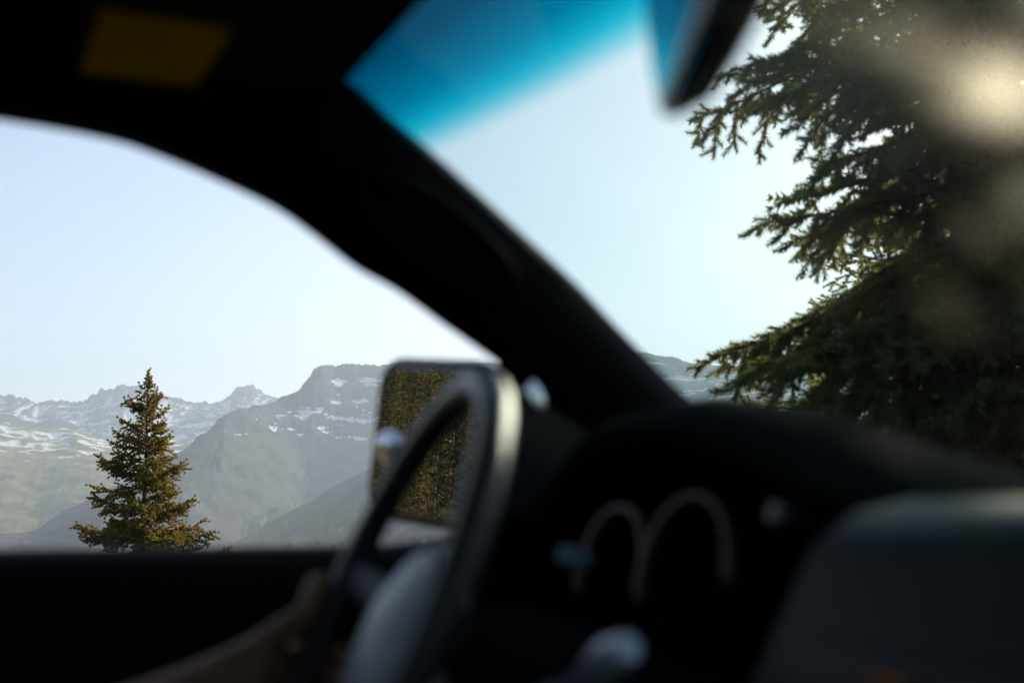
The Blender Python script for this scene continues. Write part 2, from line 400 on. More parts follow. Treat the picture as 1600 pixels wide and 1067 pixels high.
def build_front():
    az = np.arange(AZ0, AZ1 + 1e-6, 0.045)
    rad = np.concatenate([np.geomspace(30, 1300, 50, endpoint=False), np.linspace(1300, 7000, 270, endpoint=False), np.linspace(7000, 9700, 110, endpoint=False), np.linspace(9700, 11800, 14)])
    Z, r = terrain_z(az, rad)
    A, RR = np.meshgrid(np.radians(az), rad, indexing='ij')
    X = -np.sin(A) * RR + CAM.x; Y = np.cos(A) * RR
    far = np.clip((RR - 900) / 1500, 0, 1)
    rB = r[6][:, None]; rC = r[8][:, None]; rA = r[10][:, None]
    # gullies run down-slope: noise stretched along the radius
    g1 = fbm(np.degrees(A) * 1.6 + RR / 700., RR / 420., 3, 6, True) - 0.55
    g2 = fbm(X / 420., Y / 420., 11, 4, True) - 0.55
    g3 = fbm(X / 110., Y / 110., 29, 2)
    def dip(c, wd): return np.clip(np.abs(RR - c) / wd, 0.0, 1)
    keep = np.minimum(np.minimum(dip(rB, 900) * 0.9 + 0.1, dip(rA, 700) * 0.85 + 0.15), dip(r[3][:, None], 500))
    rug = np.where(RR > r[9][:, None], 1.0, np.where(RR > r[7][:, None], 0.35, 0.8))
    N = (g1 * 25 + g2 * 110 + fbm(X / 1100., Y / 1100., 41, 4) * 70) * keep * far * rug + g3 * 12 * far
    Ad = np.degrees(A) + RR / 700.
    crest_jag = (fbm(Ad * 5.5, RR / 900. + 0.5, 77, 6) * 0.0006 + (fbm(Ad * 9., RR / 500. + 0.5, 79, 5, True) - .5) * 0.0012) * RR
    N += crest_jag * np.clip(1 - np.abs(RR - rA) / 900, 0, 1) * 3.2 + crest_jag * np.clip(1 - np.abs(RR - rB) / 260, 0, 1) * 0.8
    N += fbm(X / 14., Y / 14., 5, 4) * 0.5 * np.clip((RR - 12) / 40, 0, 1) * (1 - far)
    Zb = Z + N
    # rock strata: stepped cliffs on the steep massif
    st = 95.0
    ph = (Zb + 90 * g2 + 60 * g1) / st
    frac = ph - np.floor(ph)
    step = (np.clip((frac - 0.35) / 0.3, 0, 1) - frac) * st
    Zb += step * 0.16 * np.where((RR < rB + 100) & (RR > r[4][:, None]), 1, 0.35) * far * np.clip((az[:, None] < 79) * 1.0 + 0.3, 0, 1)
    # masks from the shape of the ground
    dzr = np.gradient(Zb, axis=1) / np.gradient(RR, axis=1)
    dza = np.gradient(Zb, axis=0) / (RR * np.radians(0.045))
    slope = np.hypot(dzr, dza)
    k = 9
    def blur(a, k, ax):
        c = np.cumsum(np.concatenate([np.repeat(np.take(a, [0], ax), k, ax), a, np.repeat(np.take(a, [-1], ax), k, ax)], ax), ax)
        n_ = a.shape[ax]
        return (np.take(c, range(2 * k, 2 * k + n_), ax) - np.take(c, range(0, n_), ax)) / (2 * k)
    conc = blur(blur(Zb, k, 0), 5, 1) - Zb
    snow = 0.38 + np.clip(conc / 28., -0.4, 0.5) - np.clip(slope - 0.45, 0, 1) * 0.55
    ledge = np.clip((Zb - 230) / 250., -0.5, 0.22)
    snow = snow + ledge
    snow = snow - 0.08 * ((RR > rB - 900) & (RR < rB + 300)) - 0.5 * (RR < 1500) - 0.25 * np.clip(1 - (Zb + 60) / 150., 0, 1) - 0.12 * (RR < rB)
    grassy = 0.9 - np.clip(slope - 0.25, 0, 1) * 1.5 - np.clip((Zb - 480) / 220., -0.1, 0.8)
    V = np.stack([X, Y, Zb], -1).reshape(-1, 3)
    n, m = Zb.shape
    idx = np.arange(n * m).reshape(n, m)
    Q = np.stack([idx[:-1, :-1], idx[1:, :-1], idx[1:, 1:], idx[:-1, 1:]], -1)
    zone = np.zeros((n - 1, m - 1), int)
    Rc = RR[:-1, :-1]
    zone[Rc > r[4][:-1, None]] = 1
    zone[Rc > r[7][:-1, None]] = 2
    zone[Rc > r[9][:-1, None]] = 3
    mats = [terrain_mat("valley_ground", (0.09, 0.085, 0.07), (0.05, 0.048, 0.042), (0.065, 0.065, 0.03), (0.032, 0.04, 0.02)),
            terrain_mat("massif_rock", (0.080, 0.090, 0.102), (0.015, 0.019, 0.025), (0.045, 0.056, 0.036), (0.014, 0.021, 0.018)),
            terrain_mat("alpine_meadow", (0.14, 0.125, 0.11), (0.08, 0.075, 0.07), (0.25, 0.205, 0.058), (0.13, 0.125, 0.038), -0.07, 0.3),
            terrain_mat("ridge_rock", (0.09, 0.085, 0.082), (0.04, 0.04, 0.04), (0.08, 0.075, 0.045), (0.045, 0.046, 0.03), -0.10)]
    names = ["valley_ground", "mountain", "alpine_hillside", "mountain_ridge"]
    for zi in range(4):
        q = Q[zone == zi]
        used, inv = np.unique(q, return_inverse=True)
        o = mesh_np(names[zi], V[used], inv.reshape(-1, 4), mats[zi], smooth=True)
        for nm, arr in (("snow", snow), ("grassy", grassy)):
            a = o.data.attributes.new(nm, 'FLOAT', 'POINT'); a.data.foreach_set("value", arr.reshape(-1)[used].astype(np.float32))
        tag(o, kind='structure')
    return az, rad, Zb

front_az, front_rad, front_Z = build_front()

def front_height(azd, rr):
    i = int(np.clip(round((azd - AZ0) / 0.045), 0, len(front_az) - 1)); return float(np.interp(rr, front_rad, front_Z[i]))

def hill_z(azd, rr):
    """the wooded slope behind the car and the rolling land all round"""
    back = np.exp(-((azd - 152) / 40.) ** 2)
    s = np.clip((rr - 90) / 60, 0, 1)
    z = back * np.interp(rr, [30, 100, 420, 1500, 5000, 12000], [0, -2, 66, 330, 650, 300])
    z += (1 - back) * np.interp(rr, [30, 120, 600, 2500, 6000, 12000], [-0.3, 2, 40, 160, 420, 200])
    return z + s * fbm(azd / 7. + 0 * rr, rr / 160., 91, 4) * np.minimum(rr * 0.02, 60) - 0.02

def build_ground():
    az = np.concatenate([np.arange(AZ1, 360 + AZ0 + 0.01, 1.0)])
    rad = np.geomspace(30, 11800, 90)
    A, RR = np.meshgrid(az, rad, indexing='ij')
    Z = hill_z(A, RR)
    # blend into the front sector at both seams
    w0 = np.clip((A - AZ1) / 12, 0, 1); w1 = np.clip((360 + AZ0 - A) / 12, 0, 1)
    e0 = np.array([front_height(AZ1, q) for q in rad]); e1 = np.array([front_height(AZ0, q) for q in rad])
    Z = Z * w0 * w1 + e0[None] * (1 - w0) + e1[None] * (1 - w1)
    V = np.stack([-np.sin(np.radians(A)) * RR + CAM.x, np.cos(np.radians(A)) * RR, Z], -1).reshape(-1, 3)
    n, m = Z.shape; idx = np.arange(n * m).reshape(n, m)
    Q = np.stack([idx[:-1, :-1], idx[1:, :-1], idx[1:, 1:], idx[:-1, 1:]], -1).reshape(-1, 4)
    gm = terrain_mat("meadow_ground", (0.13, 0.12, 0.09), (0.08, 0.075, 0.06), (0.075, 0.075, 0.028), (0.04, 0.05, 0.02), -1, 0.3)
    o = mesh_np("meadow", V, Q, gm, smooth=True); tag(o, kind='structure')
    for nm, v in (("snow", 0.0), ("grassy", 0.8)):
        a = o.data.attributes.new(nm, 'FLOAT', 'POINT'); a.data.foreach_set("value", np.full(n * m, v, np.float32))
    # the flat clearing the car stands on
    az = np.arange(0, 360, 4.0); rad = np.array([0.05, 1, 2.5, 4, 6, 9, 13, 18, 24, 30.0])
    A, RR = np.meshgrid(az, rad, indexing='ij')
    edge = np.interp(A[:, 0] % 360, np.r_[np.arange(AZ0, AZ1 + 0.1, 2.0), AZ1 + 6, 360 + AZ0 - 6], np.r_[[front_height(a_, 30) for a_ in np.arange(AZ0, AZ1 + 0.1, 2.0)], -0.3, -0.3], period=360)
    Z = edge[:, None] * np.clip((RR - 8) / 22, 0, 1) ** 1.5 + 0.02 * fbm(RR * np.cos(np.radians(A)), RR * np.sin(np.radians(A)), 8, 3) - 0.02
    V = np.stack([-np.sin(np.radians(A)) * RR + CAM.x, np.cos(np.radians(A)) * RR, Z], -1).reshape(-1, 3)
    n, m = Z.shape; idx = np.arange(n * m).reshape(n, m); nx = np.roll(idx, -1, 0)
    Q = np.stack([idx[:, :-1], nx[:, :-1], nx[:, 1:], idx[:, 1:]], -1).reshape(-1, 4)
    o = mesh_np("ground", V, Q, mat("gravel_grass", (0.11, 0.10, 0.06), 0.95, (0.06, 0.06, 0.03), scale=1.6, bump=0.5, bscale=30), smooth=True)
    tag(o, kind='structure')
build_ground()

# haze: pale mountain air around everything, the sky outside it
bm = bmesh.new(); add_box(bm, (-12600, -12600, -420), (12600, 12600, 1500))
haze = bm_obj("haze", bm, bpy.data.materials.new("haze_air"), smooth=False)
hm = haze.data.materials[0]; hm.use_nodes = True
hm.node_tree.nodes.remove(hm.node_tree.nodes["Principled BSDF"])
pv = hm.node_tree.nodes.new("ShaderNodeVolumePrincipled")
pv.inputs["Color"].default_value = (0.67, 0.825, 1.0, 1)
pv.inputs["Density"].default_value = 1.15e-4
pv.inputs["Anisotropy"].default_value = 0.25
hm.node_tree.links.new(pv.outputs[0], hm.node_tree.nodes["Material Output"].inputs["Volume"])
tag(haze, kind='stuff')

# ------------------------------------------------------------------ trees
def norm(v): return v / np.maximum(np.linalg.norm(v, axis=-1, keepdims=True), 1e-9)

def shoot_template(rings, per, wid, tipout=1.0, seed=0):
    """needle triangles round a unit z axis; returns verts (3t,3)"""
    rg = np.random.default_rng(seed); out = []
    for i in range(rings):
        h = (i + 0.3) / rings * 0.95
        for j in range(per):
            a = 2 * math.pi * (j / per + 0.618 * i) + rg.uniform(-.3, .3)
            d = np.array([math.cos(a), math.sin(a)]); s = np.array([-d[1], d[0]])
            rr = tipout * (1.0 - 0.35 * (i / rings)) * rg.uniform(.8, 1.15)
            hh = h + 0.28 * rg.uniform(.7, 1.2)
            out += [[*(s * wid), h - wid * .4], [*(-s * wid), h + wid * .4], [d[0] * rr, d[1] * rr, hh]]
    return np.array(out)

def instance_shoots(pos, dr, ln, wd, T, rg):
    n = len(pos); z = norm(dr)
    a = np.where(np.abs(z[:, 2:3]) < .9, np.array([[0, 0, 1.]]), np.array([[1., 0, 0]]))
    x = norm(np.cross(a, z)); y = np.cross(z, x)
    th = rg.uniform(0, 2 * math.pi, n)[:, None]
    x, y = x * np.cos(th) + y * np.sin(th), -x * np.sin(th) + y * np.cos(th)
    V = pos[:, None] + (T[None, :, 2:3] * ln[:, None, None]) * z[:, None] + wd[:, None, None] * (T[None, :, 0:1] * x[:, None] + T[None, :, 1:2] * y[:, None])
    V = V.reshape(-1, 3)
    return V, np.arange(len(V)).reshape(-1, 3)

def tube_np(P, rad, n=5):
    P = np.asarray(P); t = norm(np.gradient(P, axis=0)); ref = np.array([.31, .17, .93])
    x = norm(np.cross(t, ref)); y = np.cross(t, x)
    a = np.arange(n) * 2 * math.pi / n
    V = P[:, None] + np.asarray(rad)[:, None, None] * (np.cos(a)[None, :, None] * x[:, None] + np.sin(a)[None, :, None] * y[:, None])
    m = len(P); idx = np.arange(m * n).reshape(m, n); nx = np.roll(idx, -1, 1)
    q = np.stack([idx[:-1], nx[:-1], nx[1:], idx[1:]], -1).reshape(-1, 4)
    T = np.concatenate([q[:, [0, 1, 2]], q[:, [0, 2, 3]]])
    return V.reshape(-1, 3), T

def spruce(seed, H, Rb, z_lo, whorl, per, twig_sp, shoot_sp, shoot_len, shoot_w, T, droop=14, upturn=28, taper=.85, fine=None, wood=True, lean=(0, 0), top_el=38, hang=0.0, thin=99.0, rag=.15, lv=(.72, 1.2)):
    """returns trunk (V,T), crown (V,T,material index); the crown carries boughs and needle shoots"""
    rg = np.random.default_rng(seed)
    zs = np.linspace(0, H, 24)
    wob = np.cumsum(rg.normal(0, .018, (24, 2)), 0) * (H / 14)
    ax = np.stack([wob[:, 0] + lean[0] * zs / H, wob[:, 1] + lean[1] * zs / H, zs], -1)
    trunkV, trunkT = tube_np(ax, np.interp(zs, [0, .3, H], [H * .017 + .05, H * .0145, .012]), 10)
    WV, WT, wo = [], [], 0
    sp, sd_, sl, sw = [], [], [], []
    h = z_lo
    while h < H - .12:
        f = h / H
        k = per if f < .9 else 4
        a0 = rg.uniform(0, 6.28)
        for j in range(k):
            hb = h + rg.uniform(-.5, .5) * whorl
            if hb > H - .08: continue
            fb = hb / H
            L = (Rb * (1 - fb) ** taper * (1.0 if fb > .26 else .95) + .10) * rg.uniform(*lv)
            if rg.random() < rag: L *= .55
            az = a0 + 2 * math.pi * j / k + rg.uniform(-.35, .35)
            e0 = np.interp(fb, [0, .4, .8, 1], [-16, -4, 16, top_el]) + rg.uniform(-8, 8)
            S = np.linspace(0, 1, 9)
            el = np.radians(e0 - droop * np.sin(S * 2.4) * min(1, L / 1.2) + upturn * S ** 2.2)
            azs = az + np.cumsum(rg.normal(0, .05, 9))
            d = np.stack([np.cos(el) * np.cos(azs), np.cos(el) * np.sin(azs), np.sin(el)], -1)
            base = np.array([np.interp(hb, zs, ax[:, 0]), np.interp(hb, zs, ax[:, 1]), hb])
            P = base + np.concatenate([[[0, 0, 0]], np.cumsum(d[:-1] * L / 8, 0)])
            if wood:
                v, t = tube_np(P, np.linspace(.010 + .009 * L, .004, 9), 4); WV.append(v); WT.append(t + wo); wo += len(v)
            q = 1.0 if (fine is None or hb < fine) else 2.2
            ts, ss = twig_sp * q * (1.7 if hb > thin else 1.0), shoot_sp * q
            s = max(.12, .10 / L)
            side = 1
            while s < 1.0:
                p = np.array([np.interp(s, S, P[:, c]) for c in range(3)])
                dd = np.array([np.interp(s, S, d[:, c]) for c in range(3)])
                perp = np.array([-math.sin(az), math.cos(az), 0])
                side = -side
                l = (.36 * L * (1 - s) ** .8 * min(1, s * 2.6) + .10 + .06 * L) * rg.uniform(.6, 1.2)
                ang = math.radians(rg.uniform(35, 65)) * side
                td = dd * math.cos(ang) + perp * math.sin(ang) + np.array([0, 0, rg.uniform(-.60 - hang, .30 - .4 * hang)])
                td /= np.linalg.norm(td)
                nsh = max(1, int(l / ss))
                u = (np.arange(nsh) + rg.uniform(.2, .8)) / nsh
                sag = np.zeros((nsh, 3)); sag[:, 2] = -.10 * l * u ** 2
                pp = p + td * (l * u)[:, None] + sag
                sp.append(pp - td * ss * .4); sd_.append(np.repeat(td[None], nsh, 0) + rg.normal(0, .12, (nsh, 3))); sl.append(np.full(nsh, ss * 1.9) * q ** .2); sw.append(np.full(nsh, shoot_w * q ** .6))
                # side shoots
                tp = np.cross(td, [0, 0, 1]); tp /= np.linalg.norm(tp) + 1e-9
                sg = np.where(np.arange(nsh) % 2, 1, -1)[:, None]
                tq = np.cross(tp, td); ph_ = rg.uniform(-1.1, 1.1, (nsh, 1))
                sdv = td * .7 + (tp * np.cos(ph_) * sg + tq * np.sin(ph_)) * rg.uniform(.6, 1.1, (nsh, 1)) + np.array([0, 0, -.10])
                sp.append(pp); sd_.append(sdv); sl.append(shoot_len * rg.uniform(.6, 1.2, nsh) * q ** .5); sw.append(np.full(nsh, shoot_w * q ** .6))
                s += ts / L * rg.uniform(.7, 1.3)
            # tip of the bough and shoots along it
            nb = max(2, int(L / (ss * 1.4)))
            u = np.linspace(.25, 1, nb)
            pp = np.stack([np.interp(u, S, P[:, c]) for c in range(3)], -1); dd = np.stack([np.interp(u, S, d[:, c]) for c in range(3)], -1)
            sp.append(pp); sd_.append(dd + rg.normal(0, .25, (nb, 3))); sl.append(np.full(nb, shoot_len)); sw.append(np.full(nb, shoot_w))
        h += whorl * (1 if f < .85 else .7)
    # leader
    nb = 6; pp = np.repeat(ax[-1:], nb, 0) - np.array([[0, 0, 1]]) * np.linspace(0, .5, nb)[:, None] * (H / 14)
    sp.append(pp); sd_.append(np.array([[0, 0, 1.]]) + rg.normal(0, .2, (nb, 3))); sl.append(np.full(nb, shoot_len * 1.3)); sw.append(np.full(nb, shoot_w))
    V, Tt = instance_shoots(np.concatenate(sp), np.concatenate(sd_), np.concatenate(sl), np.concatenate(sw), T, rg)
    if wood:
        wv = np.concatenate(WV); wt = np.concatenate(WT)
        mi = np.r_[np.zeros(len(Tt), int), np.ones(len(wt), int)]
        Tt = np.concatenate([Tt, wt + len(V)]); V = np.concatenate([V, wv])
    else:
        mi = np.zeros(len(Tt), int)
    return (trunkV, trunkT), (V, Tt, mi)

def make_tree(name, loc, data, needle, label, group=None, rot=0.0):
    root = empty(name, loc); root.rotation_euler = (0, 0, rot)
    tag(root, label, "tree", group)
    (tv, tt), (cv, ct, mi) = data
    mesh_np("trunk", tv, tt, M_bark, root, smooth=True)
    mesh_np("crown", cv, ct, [needle, M_bark], root, mi)
    return root

def polar(azd, r, z=0.0):
    return (CAM.x - math.sin(R(azd)) * r, math.cos(R(azd)) * r, z)

T_near = shoot_template(5, 6, .13, 1.0, 1)
T_mid = shoot_template(3, 5, .22, 1.0, 4)
T_far = shoot_template(2, 4, .5, 1.0, 2)
T_wood = shoot_template(2, 3, .45, 1.0, 3)

# lone spruce below the driver's window, lit from the right
LT_R, LT_AZ = 50.0, 81.88
lt_base = front_height(LT_AZ, LT_R) - .2
lt_top = CAM.z + LT_R * math.tan(R(5.62))
make_tree("spruce_tree", polar(LT_AZ, LT_R, lt_base),
          spruce(23, lt_top - lt_base, 4.45 * (lt_top - lt_base) / 10.8, 1.2, .46, 7, .13, .13, .30, .064, T_far, droop=6, upturn=38, taper=.92, top_el=52, rag=.25, lv=(.66, 1.15)),
          M_needle_far, "lone sunlit green spruce seen through the open driver's window")

# big spruce close by in front of the windshield
def merge_crown(a, c):
    (t, (V, T, m)), (_, (V2, T2, m2)) = a, c
    return t, (np.concatenate([V, V2]), np.concatenate([T, T2 + len(V)]), np.r_[m, m2])
big = spruce(58, 12.5, 1.9, .5, .36, 7, .058, .055, .10, .036, T_near, droop=18, upturn=20, taper=.6, fine=6.0, hang=.45, thin=4.4, rag=.38, lv=(.5, 1.28))
inner = spruce(70, 12.3, 1.0, .4, .30, 7, .10, .075, .12, .045, T_mid, droop=14, upturn=14, taper=.5, fine=5.5, hang=.3, lv=(.6, 1.2))
make_tree("spruce_tree", polar(45.6, 7.3, -.05), merge_crown(big, inner),
          M_needle_near, "tall dark spruce with heavy boughs close beyond the windshield", rot=R(99))
make_tree("spruce_tree", polar(37.0, 10.5, -.05),
          spruce(9, 4.4, 2.6, .4, .28, 7, .13, .10, .15, .042, T_near, droop=16, upturn=20, taper=.75, fine=4.5),
          M_needle_near, "shaded spruce standing behind the tall dark one at right", rot=1.0)
make_tree("spruce_tree", polar(49.3, 13.5, -.1),
          spruce(14, 4.7, 2.3, .2, .28, 7, .14, .10, .15, .042, T_near, droop=14, upturn=22, taper=.8, fine=4.5),
          M_needle_near, "short bushy spruce low down behind the tall dark one", rot=2.0)

# wooded slope behind the car, seen in the door mirror
def build_forest():
    rg = np.random.default_rng(3)
    protos = []
    for s_ in (31, 32, 33):
        (tv, tt), (cv, ct, mi) = spruce(s_, 13.0, 1.45, .8, .62, 5, .42, .34, .46, .14, T_wood, droop=18, upturn=14, taper=.8, wood=False)
        protos.append(((tv, tt), (cv, ct, mi)))
    roots = []; n = 0
    cells = []
    while len(cells) < 150:
        r = math.sqrt(rg.uniform(100 ** 2, 290 ** 2)); a = rg.uniform(145.5, 155.3)
        x, y, _ = polar(a, r)
        if all((x - c[0]) ** 2 + (y - c[1]) ** 2 > 5.6 ** 2 for c in cells): cells.append((x, y, a, r))
    for i, (x, y, a, r) in enumerate(cells):
        z = float(hill_z(np.array([a]), np.array([r]))[0]) - .3
        if i < 3:
            o = make_tree("forest_spruce", (x, y, z), protos[i], M_needle_forest, "narrow sunlit spruce in the wooded slope reflected in the door mirror", "spruces reflected in the door mirror")
            roots.append(o)
        else:
            src = roots[i % 3]; o = src.copy(); COL.objects.link(o); o.location = (x, y, z)
            for ch in src.children:
                c = ch.copy(); COL.objects.link(c); c.parent = o
        s = rg.uniform(.9, 1.75) * (.8 if cells[i][3] < 130 else 1.0); o.scale = (s * rg.uniform(.75, 1.0),) * 2 + (s,); o.rotation_euler = (0, 0, rg.uniform(0, 6.28))
    # the rest of the wood, one mass
    T4 = shoot_template(3, 4, .5, 1.0, 5)
    P = []
    while len(P) < 1500:
        r = math.sqrt(rg.uniform(105 ** 2, 560 ** 2)); a = rg.uniform(112, 200)
        if 145 < a < 155.8 and r < 293: continue
        P.append((*polar(a, r)[:2], float(hill_z(np.array([a]), np.array([r]))[0])))
    P = np.array(P); pos, dr, ln, wd = [], [], [], []
    for p in P:
        Hh = rg.uniform(9, 16)
        for k in range(7):
            f = k / 7.
            pos.append(p + [0, 0, Hh * f * .95]); dr.append([rg.normal(0, .03), rg.normal(0, .03), 1]); ln.append(Hh * .24); wd.append(1.9 * (1 - f) + .25)
    V, T = instance_shoots(np.array(pos), np.array(dr), np.array(ln), np.array(wd), T4 * np.array([1, 1, -1]) + np.array([0, 0, 1]), rg)
    tag(mesh_np("forest", V, T, M_needle_forest), kind='stuff')
    # far woods on the low slopes across the valley
    P = []
    for _ in range(9000):
        a = rg.uniform(62, 92); r = rg.uniform(2300, 3500)
        x, y, _z = polar(a, r); dens = float(fbm(np.array([x / 260.]), np.array([y / 260.]), 55, 3)[0])
        low = front_height(a, r)
        lim = np.interp(a, [66, 78, 84, 90], [-40, -60, 20, 60])
        if low < lim and dens + rg.uniform(-.35, .35) > -.05: P.append((x, y, low))
    pos = []; dr = []; ln = []; wd = []
    for p in P:
        Hh = rg.uniform(10, 18)
        for k in range(3):
            pos.append(np.array(p) + [0, 0, Hh * k * .28]); dr.append([0, 0, 1]); ln.append(Hh * .45); wd.append(Hh * (.2 - .055 * k))
    if P:
        T5 = shoot_template(1, 5, .6, 1.0, 6)
        V, T = instance_shoots(np.array(pos), np.array(dr), np.array(ln), np.array(wd), T5 * np.array([1, 1, -1]) + np.array([0, 0, 1]), rg)
        tag(mesh_np("far_forest", V, T, M_needle_forest), kind='stuff')
build_forest()

def build_grass():
    rg = np.random.default_rng(4)
    n = 9000
    a = rg.uniform(76, 90, n); r = rg.uniform(40, 60, n)
    Pz = np.array([front_height(x, y) for x, y in zip(a, r)])
    pos = np.stack([CAM.x - np.sin(np.radians(a)) * r, np.cos(np.radians(a)) * r, Pz], -1)
    T = np.array([[-.12, 0, 0], [.12, 0, 0], [.3, 0, 1.0]])
    # shaggy verge round the clearing
    k = 14000; a2 = rg.uniform(0, 360, k); r2 = np.sqrt(rg.uniform(7 ** 2, 30 ** 2, k)); keep_ = (fbm(a2 / 9., r2 / 3., 61, 3) + (r2 - 14) / 30) > 0
    a2, r2 = a2[keep_], r2[keep_]
    zz = np.array([max(front_height(x, 30), -2.0) if AZ0 <= x <= AZ1 else -.3 for x in a2]) * np.clip((r2 - 8) / 22, 0, 1) ** 1.5 - .03
    pos = np.concatenate([pos, np.stack([CAM.x - np.sin(np.radians(a2)) * r2, np.cos(np.radians(a2)) * r2, zz], -1)])
    ln = np.concatenate([rg.uniform(.25, .7, n), rg.uniform(.08, .28, len(a2))]); wd = np.concatenate([np.full(n, .09), np.full(len(a2), .05)]); n = len(pos)
    V, t = instance_shoots(pos, np.array([[0, 0, 1.]]) + rg.normal(0, .3, (n, 3)), ln, wd, T, rg)
    tag(mesh_np("grass", V, t, mat("dry_grass", (0.16, 0.12, 0.05), 0.9, (0.08, 0.07, 0.03), scale=.3)), kind='stuff')
build_grass()

# ------------------------------------------------------------------ the car
car = empty("pickup_truck")
tag(car, "dark truck interior with blue tinted windshield band, steering wheel and open driver's window", "truck")

# driver's window opening: belt line to roof edge (inner face)
WIN = [(-.668, -.32, 1.684), (-.668, -.10, 1.689), (-.668, .032, 1.687), (-.670, .124, 1.681), (-.674, .176, 1.670), (-.679, .23, 1.654), (-.684, .283, 1.635), (-.692, .326, 1.612), (-.702, .369, 1.587), (-.707, .414, 1.568), (-.718, .474, 1.535), (-.728, .529, 1.507), (-.741, .60, 1.468), (-.765, .75, 1.39), (-.79, .92, 1.30)]
GLS = [(-0.59, -0.32, 1.775), (-0.59, -0.14, 1.778), (-0.59, 0.02, 1.778), (-0.59, 0.13, 1.776), (-0.592, 0.22, 1.768), (-0.6, 0.314, 1.744), (-0.613, 0.361, 1.718), (-0.625, 0.407, 1.694), (-0.643, 0.472, 1.656), (-0.662, 0.543, 1.613), (-0.677, 0.602, 1.576), (-0.692, 0.656, 1.537), (-0.706, 0.711, 1.499), (-0.715, 0.749, 1.473), (-0.765, 1.0, 1.3)]

def pillar_mesh(sx):
    Wc = curve(WIN, 43); Gc = curve(GLS, 43)
    rings = []
    for p, q in zip(Wc, Gc):
        out = Vector((-.055, .035, .02))
        mid = (p + q) / 2
        inn = Vector((.022, -.03, -.012))
        ring = [p, lerp(p, mid, .25) + inn * .75, mid + inn, lerp(q, mid, .25) + inn * .7, q, q + out * .6, mid + out * 1.1, p + out]
        rings.append([Vector((v.x * sx, v.y, v.z)) for v in ring])
    b = bmesh.new(); add_loft(b, rings)
    return b
for sx in (1, -1):
    p = bm_obj("windshield_pillar", pillar_mesh(sx), M_trim, car, bevel=.004)
    # recessed oval grab-handle well on the pillar trim
    if sx == 1:
        c = Vector((-.652, .445, 1.614)); d = Vector((-.045, .20, -.105)).normalized()
        nrm = Vector((.75, -.62, -.15)).normalized(); side = nrm.cross(d).normalized()
        b = bmesh.new()
        pts = [c + nrm * .018 + d * (.10 * math.cos(t)) + side * (.030 * math.sin(t)) for t in np.linspace(0, 2 * math.pi, 40, endpoint=False)]
        add_tube(b, pts, .006, 8, closed=True)
        bm_obj("pillar_cover", b, M_trim, p)

# windshield: curved laminated glass with real thickness
def ws_point(u, v):
    e = lerp((-.765, .985, 1.315), (-.600, .335, 1.752), v)
    bulge = .17 * (1 - v) + .07 * v
    k = 1 - u * u
    return Vector((u * -e.x, e.y + bulge * k, e.z + .018 * k * v))
nu, nv = 40, 40
vs_, hs = [], []
for th in (0, .0055):
    for i in range(nu + 1):
        for j in range(nv + 1):
            q = ws_point(1.075 * (-1 + 2 * i / nu), 1.06 * j / nv); vs_.append(q + Vector((0, th * .6, th * .8))); hs.append(1.06 * j / nv)
idx = np.arange(2 * (nu + 1) * (nv + 1)).reshape(2, nu + 1, nv + 1)
qs = []
for s in range(2):
    k = idx[s]; qs.append(np.stack([k[:-1, :-1], k[1:, :-1], k[1:, 1:], k[:-1, 1:]], -1).reshape(-1, 4)[:, ::(1 if s else -1)])
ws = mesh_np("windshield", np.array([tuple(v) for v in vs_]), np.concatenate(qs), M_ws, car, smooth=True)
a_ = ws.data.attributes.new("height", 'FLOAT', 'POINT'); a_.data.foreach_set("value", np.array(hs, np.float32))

# roof: inner lining and outer skin, then the header rail over the windshield
def roof_point(x, y, up):
    return Vector((x, y, 1.775 + .03 * (1 - (x / .6) ** 2) + up - .02 * max(0, (y + .1) / .4) ** 2))
b = bmesh.new()
rings = []
for y in np.linspace(-1.15, .315, 12):
    xs = np.linspace(-.60, .60, 13)
    rings.append([roof_point(x, y, 0) for x in xs] + [roof_point(x, y, .035) for x in xs[::-1]])
add_loft(b, rings)
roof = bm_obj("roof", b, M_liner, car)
b = bmesh.new()
add_loft(b, [[(-.60, .24, 1.735), (.60, .24, 1.735), (.60, .24, 1.79), (-.60, .24, 1.79)], [(-.605, .325, 1.742), (.605, .325, 1.742), (.605, .335, 1.765), (-.605, .335, 1.765)]])
bm_obj("header_rail", b, M_liner, roof, bevel=.008)
# sun visors folded against the lining
def visor(x0, x1):
    b = bmesh.new()
    add_loft(b, [[(x0, .085, 1.718), (x1, .085, 1.718), (x1, .305, 1.722), (x0, .305, 1.722)],
                 [(x0, .085, 1.742), (x1, .085, 1.742), (x1, .305, 1.744), (x0, .305, 1.744)]])
    return bm_obj("sun_visor", b, M_visor, car, bevel=.010, seg=3)
vz = visor(-.605, -.12); visor(.12, .605)
b = bmesh.new(); add_box(b, (-.592, .092, 1.7145), (-.445, .188, 1.7175))
lb = bm_obj("warning_label", b, M_label, vz, smooth=False)
b = bmesh.new(); add_tube(b, [(-.10, .27, 1.735), (-.62, .27, 1.735)], .006, 8)
bm_obj("visor_rod", b, M_trim, vz)

